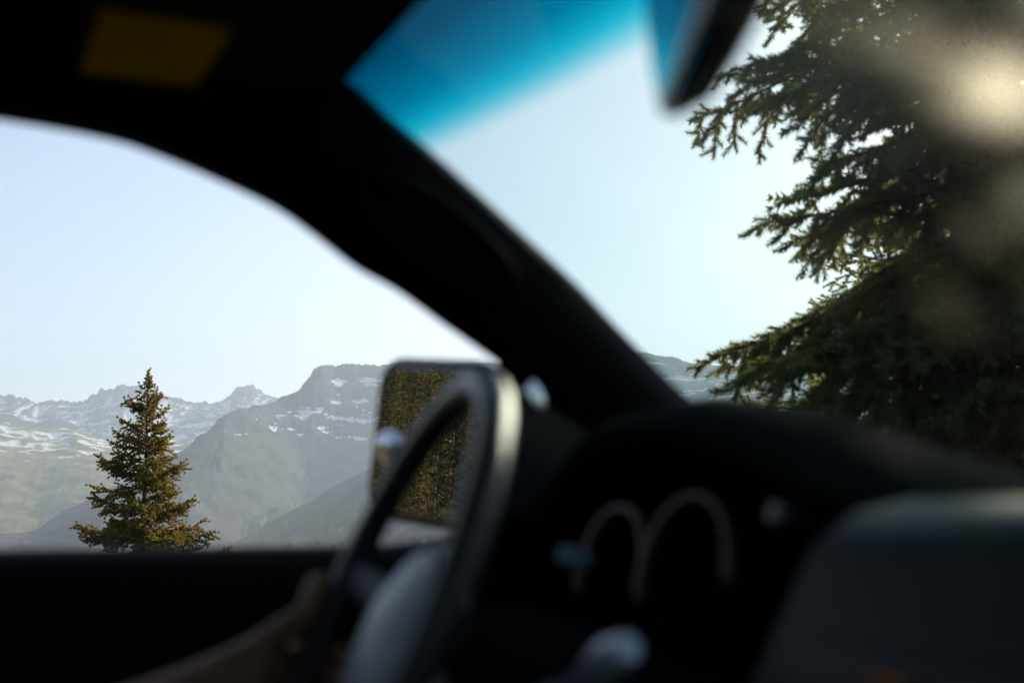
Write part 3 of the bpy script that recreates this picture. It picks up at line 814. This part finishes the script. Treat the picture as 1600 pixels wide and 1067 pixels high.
# rear-view mirror on a stem from the glass
RVC = Vector((-.016, .335, 1.618)); rva = R(23)
ex = Vector((math.cos(rva), -math.sin(rva), 0)); en = Vector((-math.sin(rva), -math.cos(rva), -.10)).normalized(); ez = ex.cross(en) * -1
if ez.z < 0: ez = -ez
def rr_ring(c, hw, hh, rad, n=6):
    pts = []
    for (sx, sz, a0) in ((1, 1, 0), (-1, 1, 90), (-1, -1, 180), (1, -1, 270)):
        for k in range(n):
            t = R(a0 + 90 * k / (n - 1))
            pts.append(c + ex_ * (sx * (hw - rad) + rad * math.cos(t)) + ez_ * (sz * (hh - rad) + rad * math.sin(t)))
    return pts
ex_, ez_ = ex, ez
b = bmesh.new()
add_loft(b, [rr_ring(RVC + en * .006, .124, .040, .018), rr_ring(RVC - en * .004, .126, .042, .019), rr_ring(RVC - en * .022, .118, .036, .018), rr_ring(RVC - en * .034, .085, .022, .014)])
rv = bm_obj("rear_view_mirror", b, M_gloss, car)
b = bmesh.new(); add_loft(b, [rr_ring(RVC + en * .0062, .117, .034, .015), rr_ring(RVC + en * .0085, .115, .032, .014)])
bm_obj("mirror_glass", b, M_mirror, rv, smooth=False)
b = bmesh.new(); add_tube(b, [RVC - en * .03, RVC - en * .05 + Vector((0, .01, .02)), (.0, .47, 1.705)], [.012, .009, .014], 10)
bm_obj("mirror_stem", b, M_gloss, rv)
b = bmesh.new(); add_tube(b, [RVC - ez * .036 - en * .004 + ex * .06, RVC - ez * .052 + en * .004 + ex * .06], [.006, .004], 8)
bm_obj("day_night_lever", b, M_gloss, rv)

# doors
def door_mesh(sx):
    # section in x,z swept along y; belt line rises towards the pillar
    rings = []
    for y in np.linspace(-.42, .78, 25):
        zb = 1.312 + .034 * max(0, (y - .44) / .14) ** 1.6 if y < .58 else 1.346 + (y - .58) * .12
        rings.append([Vector((sx * x, y, z)) for x, z in ((-.745, .45), (-.735, .70), (-.70, .78), (-.705, .98), (-.735, 1.10), (-.742, 1.24), (-.758, zb - .022), (-.772, zb - .006), (-.79, zb), (-.83, zb - .006), (-.86, zb - .05), (-.90, 1.10), (-.905, .8), (-.88, .45))])
    b = bmesh.new(); add_loft(b, rings); return b
doors = []
for sx in (1, -1):
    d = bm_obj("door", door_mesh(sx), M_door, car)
    doors.append(d)
    b = bmesh.new(); add_box(b, (sx * -.70 - .05, -.35, 1.02), (sx * -.70 + .05, .12, 1.07)); bm_obj("armrest", b, M_door, d, bevel=.015, seg=3)
    b = bmesh.new(); add_tube(b, [(sx * -.715, .22, 1.13), (sx * -.69, .25, 1.13), (sx * -.69, .32, 1.13), (sx * -.715, .35, 1.13)], .008, 8); bm_obj("door_handle", b, M_chrome, d)
    # triangular sail panel filling the corner below the pillar
    b = bmesh.new()
    add_loft(b, [[(sx * -.728, .524, 1.335), (sx * -.722, .532, 1.505), (sx * -.75, .80, 1.37)], [(sx * -.790, .547, 1.335), (sx * -.765, .56, 1.50), (sx * -.80, .80, 1.37)]])
    bm_obj("sail_panel", b, M_gloss, d, bevel=.004)
# added chrome disc, turned to mirror bright sky as a glint
b = bmesh.new(); add_disc_stack(b, (-.692, .563, 1.4675), (1.02, .49, .21), [(.001, .0042), (.0145, .004), (.0160, .003), (.0160, -.003), (.008, -.006), (.006, -.012)], 28)
bm_obj("glint_disc", b, M_chrome, doors[0])

# door mirror outside the driver's window
MC = Vector((-1.02, .57, 1.433)); ma = R(20); mroll = R(-6); mtilt = R(2.3)
mn = Vector((math.sin(ma) * math.cos(mtilt), -math.cos(ma) * math.cos(mtilt), math.sin(mtilt)))
mt = Vector((math.cos(ma), math.sin(ma), 0)); mu = mt.cross(mn) * -1
if mu.z < 0: mu = -mu
ex_ = mt * math.cos(mroll) + mu * math.sin(mroll); ez_ = mu * math.cos(mroll) - mt * math.sin(mroll)
b = bmesh.new()
add_loft(b, [rr_ring(MC + mn * .010, .108, .101, .035), rr_ring(MC + mn * .004, .113, .106, .038), rr_ring(MC - mn * .03, .112, .104, .038), rr_ring(MC - mn * .07, .095, .085, .04), rr_ring(MC - mn * .09, .055, .05, .03)])
sm = bm_obj("side_mirror", b, M_gloss, car)
b = bmesh.new(); add_loft(b, [rr_ring(MC + mn * .0102, .101, .094, .030), rr_ring(MC + mn * .0125, .099, .092, .029)])
bm_obj("mirror_glass", b, M_mirror, sm, smooth=False)
bc = MC + mn * .013 - ex_ * .070 - ez_ * .012
b = bmesh.new(); add_disc_stack(b, bc, mn, [(.024, -.001), (.0235, .0025), (.020, .0065), (.014, .0095), (.007, .0112), (.001, .0117)], 28)
bm_obj("blind_spot_mirror", b, M_mirror, sm)
b = bmesh.new(); add_tube(b, curve([(-.80, .64, 1.355), (-.87, .65, 1.352), (-.93, .66, 1.365), (-.985, .65, 1.40)], 10), [.032, .026, .024, .022, .022, .022, .022, .024, .027, .03], 14)
bm_obj("mirror_arm", b, M_gloss, sm)

# steering wheel
SWC = Vector((-.390, .292, 1.272)); SWR = .185
ya, ti = R(-8), R(24)
E1 = Vector((math.cos(ya), math.sin(ya), 0)); FW = Vector((-math.sin(ya), math.cos(ya), 0)); E2 = FW * math.sin(ti) + Vector((0, 0, math.cos(ti)))
EN = E1.cross(E2)
if EN.y > 0: EN = -EN                     # towards the driver
def wheel_pt(deg, r=SWR, h=0.0): return SWC + r * (math.cos(R(deg)) * E1 + math.sin(R(deg)) * E2) + EN * h
b = bmesh.new(); add_tube(b, [wheel_pt(a) for a in np.arange(0, 360, 5)], .0128, 16, closed=True)
sw = bm_obj("steering_wheel", b, M_rim, car)
b = bmesh.new()
def pad_ring(k, h): return [SWC - E1 * .018 + E1 * (k * .074 * (abs(math.cos(t)) ** .75) * math.copysign(1, math.cos(t))) + E2 * (k * .088 * (abs(math.sin(t)) ** .75) * math.copysign(1, math.sin(t)) - .020) + EN * h for t in np.linspace(0, 2 * math.pi, 40, endpoint=False)]
add_loft(b, [pad_ring(.70, -.060), pad_ring(.96, -.050), pad_ring(1.03, -.036), pad_ring(.98, -.024), pad_ring(.80, -.014), pad_ring(.5, -.005), pad_ring(.2, -.001), pad_ring(.02, 0.0)])
hp = bm_obj("horn_pad", b, M_pad, sw)
b = bmesh.new(); add_tube(b, pad_ring(.93, -.0215), .0022, 6, closed=True)
bm_obj("pad_seam", b, M_trim, sw)
for (d0, d1) in ((8, 3), (172, 177), (238, 248), (302, 292)):
    b = bmesh.new()
    pin = wheel_pt(d1, .072, -.042); pout = wheel_pt(d0, SWR, 0)
    t = (pout - pin).normalized(); s = t.cross(EN).normalized()
    add_loft(b, [[lerp(pin, pout, f) + s * (wd * a_) + EN * (.008 * c_) + EN * (-.006 * math.sin(f * 3.14)) for a_, c_ in ((1, .5), (.6, 1), (-.6, 1), (-1, .5), (-.6, -1), (.6, -1))] for f, wd in ((0, .028), (.4, .019), (.8, .016), (1, .018))])
    bm_obj("spoke", b, M_rim, sw)
# column with shroud and stalks
b = bmesh.new(); add_tube(b, [SWC - EN * .07, SWC - EN * .10, SWC - EN * .18, SWC - EN * .34], [.035, .050, .056, .062], 20)
col = bm_obj("steering_column", b, M_dash, car)
def stalk(p0, p1, p2, mt_):
    b = bmesh.new(); add_tube(b, curve([p0, p1, p2], 9), [.006, .006, .006, .007, .008, .010, .013, .014, .009], 12)
    return bm_obj("stalk", b, mt_, col)
sb = SWC - EN * .125
stalk(sb + E1 * .04, sb + E1 * .10 + E2 * .012, sb + E1 * .185 + E2 * .045 + EN * .01, M_silver)
stalk(sb - E1 * .04, sb - E1 * .10 + E2 * .006, sb - E1 * .17 + E2 * .02 + EN * .02, M_gloss)
b = bmesh.new(); add_disc_stack(b, (-.405, .455, 1.312), (.35, -.9, .2), [(.008, -.02), (.008, .003), (.006, .005), (.002, .006)], 24)
bm_obj("ignition_lock", b, mat("teal_highlight", (0.16, 0.26, 0.29), 0.4), col)  # small bluish highlight painted as the lock's own colour

# dashboard: long padded body, instrument hood, gauges
def dash_top(x):
    return 1.352 + .093 * math.exp(-abs((x + .43) / .23) ** 2.4)
b = bmesh.new(); rings = []
for x in np.linspace(-.735, .735, 60):
    zt = dash_top(x); hump = max(0, (zt - 1.352) / .093)
    yb = .52 + .05 * (1 - hump)                 # rear lip
    yf = .93 + .13 * (1 - (x / .74) ** 2)
    rings.append([Vector(p) for p in ((x, yf, .80), (x, yf, 1.325), (x, yf - .10, lerp((0, 0, 1.335), (0, 0, zt), .12).z), (x, yb + .20, lerp((0, 0, 1.335), (0, 0, zt), .72).z), (x, yb + .13, lerp((0, 0, 1.335), (0, 0, zt), .93).z), (x, yb + .07, zt - .002), (x, yb + .02, zt - .012), (x, yb, zt - .028), (x, yb + .012, zt - .045), (x, yb + .10, zt - .055 - .02 * hump), (x, yb + .11, 1.30 - .05 * hump), (x, yb + .055, 1.20), (x, yb + .02, 1.16), (x, yb + .01, 1.0), (x, yb + .12, .80))])
add_loft(b, rings)
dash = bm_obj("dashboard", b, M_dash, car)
GN = Vector((.0, -.97, .24)).normalized()
for gx, gz, rad in ((-.516, 1.287, .058), (-.394, 1.289, .066)):
    c = Vector((gx, .585, gz))
    b = bmesh.new()
    add_disc_stack(b, c, GN, [(rad * .98, -.045), (rad * .99, .0), (rad * 1.0, .030), (rad * .96, .032), (rad * .93, .0), (rad * .90, -.04)], 40)
    gp = bm_obj("gauge_hood", b, M_dash, dash)
    b = bmesh.new(); add_tube(b, [c + GN * .033 + Vector((math.cos(t), 0, math.sin(t) * .97)) * rad * .985 + Vector((0, math.sin(t) * rad * .24, 0)) for t in np.linspace(-.1, math.pi + .45, 40)], [.001] + [.0046] * 38 + [.001], 8)  # partial arc, drawn only where the rim would catch light
    bm_obj("gauge_rim_highlight", b, M_rim_highlight, dash)
    b = bmesh.new(); add_disc_stack(b, c, GN, [(rad * .93, -.044), (rad * .93, -.036), (rad * .01, -.035)], 40)
    bm_obj("gauge_dial", b, M_dial, dash)
    b = bmesh.new(); add_tube(b, [c - GN * .030, c - GN * .030 + Vector((-.6, 0, .5)) * rad], [.003, .001], 6); bm_obj("gauge_needle", b, M_orange, dash)
b = bmesh.new(); add_disc_stack(b, (-.245, .545, 1.345), GN, [(.010, -.02), (.010, .004), (.008, .007), (.001, .008)], 20)
bm_obj("dimmer_knob", b, M_gloss, dash)
# centre stack
b = bmesh.new()
def stack_ring(y, z, x0, x1): return [Vector((x0, y, z)), Vector((x1, y, z)), Vector((x1, y + .20, z)), Vector((x0, y + .20, z))]
add_loft(b, [stack_ring(.44, .86, -.235, .235), stack_ring(.455, 1.10, -.225, .225), stack_ring(.475, 1.22, -.200, .200), stack_ring(.505, 1.325, -.160, .160), stack_ring(.525, 1.347, -.145, .145), stack_ring(.56, 1.356, -.13, .13)])
cs = bm_obj("centre_stack", b, mat("stack_plastic", (0.030, 0.045, 0.041), 0.5, spec=0.22, scale=30, bump=.15, bscale=900), dash, bevel=.012, seg=3)
b = bmesh.new(); add_loft(b, [[(-.135, .462, 1.243), (.135, .462, 1.243), (.135, .468, 1.272), (-.135, .468, 1.272)], [(-.135, .52, 1.243), (.135, .52, 1.243), (.135, .52, 1.272), (-.135, .52, 1.272)]])
bm_obj("disc_slot", b, M_dial, dash, bevel=.003)
b = bmesh.new(); add_box(b, (-.055, .459, 1.252), (-.030, .470, 1.262)); bm_obj("hazard_button", b, M_orange, dash, bevel=.002)
for vx in (-.085, .085):
    b = bmesh.new(); add_box(b, (vx - .062, .462, 1.150), (vx + .062, .50, 1.205)); vb = bm_obj("air_vent", b, M_dial, dash, bevel=.006)
for kx in (-.12, 0, .12):
    b = bmesh.new(); add_disc_stack(b, (kx, .452, 1.06), (0, -1, .08), [(.026, -.01), (.026, .014), (.022, .020), (.002, .021)], 28)
    bm_obj("heater_knob", b, M_silver, dash)
# floor, firewall, rear wall with a window, seats
b = bmesh.new(); add_box(b, (-.88, -1.2, .42), (.88, 1.0, .47)); bm_obj("floor_pan", b, M_trim, car, smooth=False)
b = bmesh.new(); add_box(b, (-.88, 1.06, .42), (.88, 1.10, 1.30)); bm_obj("firewall", b, M_trim, car, smooth=False)
b = bmesh.new()
add_box(b, (-.85, -1.20, .47), (.85, -1.15, 1.34)); add_box(b, (-.62, -1.20, 1.70), (.62, -1.15, 1.80))
add_box(b, (-.76, -1.20, 1.342), (-.58, -1.15, 1.698)); add_box(b, (.58, -1.20, 1.342), (.76, -1.15, 1.698))
bm_obj("rear_wall", b, M_trim, car, smooth=False)
for sx in (1, -1):
    b = bmesh.new()
    add_loft(b, [[(sx * -.79, -.44, .47), (sx * -.87, -.44, .47), (sx * -.87, -1.14, .47), (sx * -.79, -1.14, .47)], [(sx * -.79, -.44, 1.32), (sx * -.85, -.44, 1.32), (sx * -.85, -1.14, 1.32), (sx * -.79, -1.14, 1.32)]])
    add_loft(b, [[(sx * -.765, -.44, 1.322), (sx * -.82, -.44, 1.322), (sx * -.82, -.62, 1.322), (sx * -.765, -.62, 1.322)], [(sx * -.60, -.34, 1.775), (sx * -.66, -.34, 1.775), (sx * -.66, -.52, 1.775), (sx * -.60, -.52, 1.775)]])
    add_loft(b, [[(sx * -.67, -.53, 1.70), (sx * -.60, -.53, 1.70), (sx * -.60, -.53, 1.80), (sx * -.67, -.53, 1.80)], [(sx * -.67, -1.14, 1.70), (sx * -.60, -1.14, 1.70), (sx * -.60, -1.14, 1.80), (sx * -.67, -1.14, 1.80)]])
    bm_obj("rear_side_panel", b, M_trim, car, smooth=False)
def seat(cx):
    b = bmesh.new(); add_loft(b, [[(cx - .25, -.42, .80 + dz), (cx + .25, -.42, .80 + dz), (cx + .25, .12, .84 + dz), (cx - .25, .12, .84 + dz)] for dz in (-.16, 0)])
    s = bm_obj("seat", b, M_seat, car, bevel=.05, seg=4)
    b = bmesh.new(); add_loft(b, [[(cx - .24, -.47, .74), (cx + .24, -.47, .74), (cx + .24, -.34, .78), (cx - .24, -.34, .78)], [(cx - .22, -.60, 1.36), (cx + .22, -.60, 1.36), (cx + .22, -.50, 1.36), (cx - .22, -.50, 1.36)]])
    bm_obj("backrest", b, M_seat, s, bevel=.04, seg=4)
    b = bmesh.new(); add_box(b, (cx - .13, -.63, 1.40), (cx + .13, -.54, 1.60)); bm_obj("headrest", b, M_seat, s, bevel=.03, seg=3)
    b = bmesh.new(); add_box(b, (cx - .2, -.38, .47), (cx + .2, .05, .63)); bm_obj("seat_base", b, M_trim, s, smooth=False)
seat(-.40); seat(.40)
# outside: bonnet, wings, bed, wheels
def bonnet_pt(x, y, dz): return Vector((x, y, 1.25 - .05 * ((y - 1.1) / 1.0) ** 2 - .05 * (x / .82) ** 4 + dz))
b = bmesh.new(); rings = []
for y in np.linspace(1.12, 2.25, 12):
    xs = np.linspace(-.84, .84, 13); rings.append([bonnet_pt(x, y, 0) for x in xs] + [bonnet_pt(x, y, -.03) for x in xs[::-1]])
add_loft(b, rings); bm_obj("bonnet", b, M_paint, car)
for sx in (1, -1):
    b = bmesh.new()
    arch = [(.80, .50), (.80, 1.18)] + [(y, 1.17 - .05 * ((y - 1.1) / 1.0) ** 2) for y in np.linspace(1.1, 2.25, 6)] + [(2.25, .50), (1.98, .50)] + [(1.58 + .42 * math.cos(t), .40 + .42 * math.sin(t)) for t in np.linspace(.25, math.pi - .25, 10)] + [(1.18, .50)]
    add_loft(b, [[Vector((sx * x, y, z)) for y, z in arch] for x in (-.90, -.845)]); bm_obj("front_wing", b, M_paint, car, bevel=.006)
    b = bmesh.new(); add_box(b, (min(sx * -.90, sx * -.85), -2.6, .55), (max(sx * -.90, sx * -.85), -1.25, 1.25)); bm_obj("bed_side", b, M_paint, car, bevel=.02)
    for wy in (1.58, -1.95):
        b = bmesh.new(); add_disc_stack(b, (sx * -.78, wy, .38), (sx * -1, 0, 0), [(.22, -.11), (.35, -.11), (.385, -.07), (.385, .07), (.35, .11), (.22, .11)], 36)
        tyre = bm_obj("wheel", b, M_rubber, car)
        b = bmesh.new(); add_disc_stack(b, (sx * -.78, wy, .38), (sx * -1, 0, 0), [(.225, -.08), (.225, .09), (.20, .10), (.17, .07), (.06, .08), (.02, .09)], 24); bm_obj("wheel_rim", b, M_silver, tyre)
b = bmesh.new(); add_box(b, (-.845, 2.2, .5), (.845, 2.28, 1.14)); bm_obj("grille", b, M_gloss, car, bevel=.02)
b = bmesh.new(); add_box(b, (-.845, -2.6, .55), (.845, -1.25, .65)); bm_obj("truck_bed", b, M_paint, car)
b = bmesh.new(); add_box(b, (-.5, -2.5, .40), (.5, 2.2, .42)); bm_obj("chassis", b, M_rubber, car)

# ------------------------------------------------------------------ the driver
def skin_mesh(name, verts, edges, radii, m, parent=None, root=0, levels=2):
    me = bpy.data.meshes.new(name); me.from_pydata([tuple(v) for v in verts], edges, [])
    o = bpy.data.objects.new(name, me); COL.objects.link(o)
    md = o.modifiers.new("skin", 'SKIN'); md.use_smooth_shade = True
    sl = me.skin_vertices[0].data
    for i, r_ in enumerate(radii):
        sl[i].radius = (r_, r_) if isinstance(r_, float) else r_; sl[i].use_root = (i == root)
    sub = o.modifiers.new("sub", 'SUBSURF'); sub.levels = levels; sub.render_levels = levels
    dg = bpy.context.evaluated_depsgraph_get()
    nm = bpy.data.meshes.new_from_object(o.evaluated_get(dg))
    bpy.data.objects.remove(o)
    nm.materials.clear(); nm.materials.append(m); nm.shade_smooth()
    return link(bpy.data.objects.new(name, nm), parent)

def chain(V, E, Rd, pts, rads, start=None):
    prev = start
    for p, r_ in zip(pts, rads):
        V.append(Vector(p)); Rd.append(r_); i = len(V) - 1
        if prev is not None: E.append((prev, i))
        prev = i
    return prev

HA = 203.0                                 # where the left hand holds the rim
rimc = wheel_pt(HA)
rout = (rimc - SWC).normalized()           # outward from the wheel centre
tang = (math.cos(R(HA)) * E2 - math.sin(R(HA)) * E1).normalized()   # along the rim
if tang.z < 0: tang = -tang
palm = rimc + rout * .020 + EN * .036 - tang * .004
wrist = palm + rout * .050 + EN * .060 - tang * .045
elbow = Vector((-.66, -.02, 1.09)); shoulder = Vector((-.60, -.30, 1.36))
V, E, Rd = [], [], []
pel = chain(V, E, Rd, [(-.40, -.27, .94)], [(.15, .12)])
chest = chain(V, E, Rd, [(-.40, -.33, 1.10), (-.40, -.37, 1.27), (-.40, -.37, 1.40)], [(.145, .11), (.17, .12), (.11, .09)], pel)
neck = chain(V, E, Rd, [(-.40, -.36, 1.48), (-.40, -.345, 1.535)], [.055, .052], chest)
head = chain(V, E, Rd, [(-.40, -.335, 1.585), (-.40, -.33, 1.635), (-.40, -.335, 1.685)], [(.068, .082), (.076, .094), (.055, .07)], neck)
up = chain(V, E, Rd, [(-.52, -.36, 1.38), shoulder + Vector((.02, 0, 0))], [.075, .062], chest)
el_ = chain(V, E, Rd, [lerp(shoulder, elbow, .5), elbow, lerp(elbow, wrist, .3), lerp(elbow, wrist, .7), wrist], [.048, .044, .048, .041, .033], up)
plm = chain(V, E, Rd, [lerp(wrist, palm, .5), palm], [(.037, .031), (.040, .032)], el_)
# right arm resting down on the lap
upr = chain(V, E, Rd, [(-.28, -.36, 1.38), (-.19, -.30, 1.36)], [.075, .06], chest)
elr = chain(V, E, Rd, [(-.165, -.24, 1.22), (-.16, -.14, 1.08), (-.20, -.04, 1.055), (-.25, .05, 1.04)], [.048, .042, .036, .028], upr)
plr = chain(V, E, Rd, [(-.275, .09, 1.035), (-.29, .13, 1.03)], [(.036, .022), (.034, .02)], elr)
for k, off in enumerate((-.026, -.009, .009, .026)):
    ln = (.072, .085, .090, .080)[k]
    p0 = Vector((-.29 + off, .145, 1.03))
    chain(V, E, Rd, [p0, p0 + Vector((0, ln * .5, -.004)), p0 + Vector((0, ln, -.018))], [.0095, .0088, .0075], plr)
chain(V, E, Rd, [(-.255, .115, 1.03), (-.235, .145, 1.022), (-.232, .17, 1.012)], [.012, .010, .008], plr)
for sx in (-1, 1):
    hp_ = chain(V, E, Rd, [(-.40 + sx * .10, -.24, .93)], [.10], pel)
    chain(V, E, Rd, [(-.40 + sx * .12, .0, .95), (-.40 + sx * .14, .20, .96), (-.40 + sx * .13, .33, .78), (-.40 + sx * .12, .45, .57), (-.40 + sx * .12, .50, .52), (-.40 + sx * .12, .64, .50)], [.088, .064, .058, .042, .04, .032], hp_)
# left fingers curl round the rim, thumb along its inner edge
for k, off in enumerate((.030, .010, -.010, -.029)):
    ln = (.92, 1.0, .97, .82)[k]
    base = palm + tang * off - EN * .002 + rout * .004
    f = [rimc + tang * off + rout * (.034 * ln) + EN * .012, rimc + tang * off + rout * .024 - EN * .020 * ln, rimc + tang * off - rout * .002 - EN * .0275 * ln, rimc + tang * (off - .001) - rout * .022 * ln - EN * .012]
    chain(V, E, Rd, [base] + f, [.0125, .0108, .0098, .0092, .0078], plm)
chain(V, E, Rd, [palm + tang * .028 - rout * .012 + EN * .004, rimc + tang * .050 - rout * .016 + EN * .020, rimc + tang * .074 - rout * .010 + EN * .021, rimc + tang * .092 - rout * .004 + EN * .020], [.0145, .0115, .0105, .0085], plm)
person = skin_mesh("person", V, E, Rd, M_skin)
tag(person, "driver gripping the steering wheel with a bare left forearm and hand", "person")
# face details, hair and clothes follow the same body
b = bmesh.new()
hc = Vector((-.40, -.335, 1.64))
rings = []
for k in range(9):
    t = k / 8 * R(105); rings.append([hc + Vector((.086 * math.sin(t) * math.cos(a), .104 * math.sin(t) * math.sin(a) - .012, .092 * math.cos(t) + (.03 if math.sin(a) > .3 else -.0) * (k / 8))) for a in np.linspace(0, 2 * math.pi, 24, endpoint=False)] if k else [hc + Vector((.002 * math.cos(a), .002 * math.sin(a) - .012, .092)) for a in np.linspace(0, 2 * math.pi, 24, endpoint=False)])
add_loft(b, rings); bm_obj("hair", b, M_hair, person)
b = bmesh.new(); add_loft(b, [[hc + Vector((s * w_, d_, z_)) for s, d_ in ((-1, .085), (1, .085), (.2, .085 + h_), (-.2, .085 + h_))] for w_, z_, h_ in ((.008, .012, .004), (.010, -.010, .016), (.014, -.026, .022), (.008, -.032, .008))])
bm_obj("nose", b, M_skin, person)
for sx in (-1, 1):
    b = bmesh.new(); bmesh.ops.create_uvsphere(b, u_segments=12, v_segments=8, radius=.011, matrix=Matrix.Translation(hc + Vector((sx * .031, .082, .010)))); bm_obj("eye", b, M_dial, person)
    b = bmesh.new(); bmesh.ops.create_uvsphere(b, u_segments=12, v_segments=8, radius=.03, matrix=Matrix.Translation(hc + Vector((sx * .080, -.005, -.01))) @ Matrix.Diagonal((.3, .6, 1, 1))); bm_obj("ear", b, M_skin, person)
b = bmesh.new(); bmesh.ops.create_uvsphere(b, u_segments=12, v_segments=8, radius=.022, matrix=Matrix.Translation(hc + Vector((0, .076, -.050))) @ Matrix.Diagonal((1, .4, .25, 1))); bm_obj("mouth", b, mat("lips", (.35, .12, .1), .5), person)
V, E, Rd = [], [], []
pel = chain(V, E, Rd, [(-.40, -.27, .97)], [(.165, .135)])
chest = chain(V, E, Rd, [(-.40, -.33, 1.10), (-.40, -.37, 1.27), (-.40, -.37, 1.405)], [(.16, .125), (.185, .135), (.12, .10)], pel)
up = chain(V, E, Rd, [(-.52, -.36, 1.38), shoulder + Vector((.02, 0, 0)), lerp(shoulder, elbow, .35), lerp(shoulder, elbow, .6)], [.085, .072, .060, .058], chest)
upr = chain(V, E, Rd, [(-.28, -.36, 1.38), (-.19, -.30, 1.36), (-.165, -.24, 1.22)], [.085, .07, .058], chest)
skin_mesh("shirt", V, E, Rd, M_shirt, person)
V, E, Rd = [], [], []
pel = chain(V, E, Rd, [(-.40, -.27, .93)], [(.165, .13)])
for sx in (-1, 1):
    hp_ = chain(V, E, Rd, [(-.40 + sx * .10, -.24, .93)], [.112], pel)
    chain(V, E, Rd, [(-.40 + sx * .12, .0, .95), (-.40 + sx * .14, .20, .96), (-.40 + sx * .13, .33, .78), (-.40 + sx * .12, .45, .58)], [.10, .078, .07, .056], hp_)
skin_mesh("trousers", V, E, Rd, M_jeans, person)
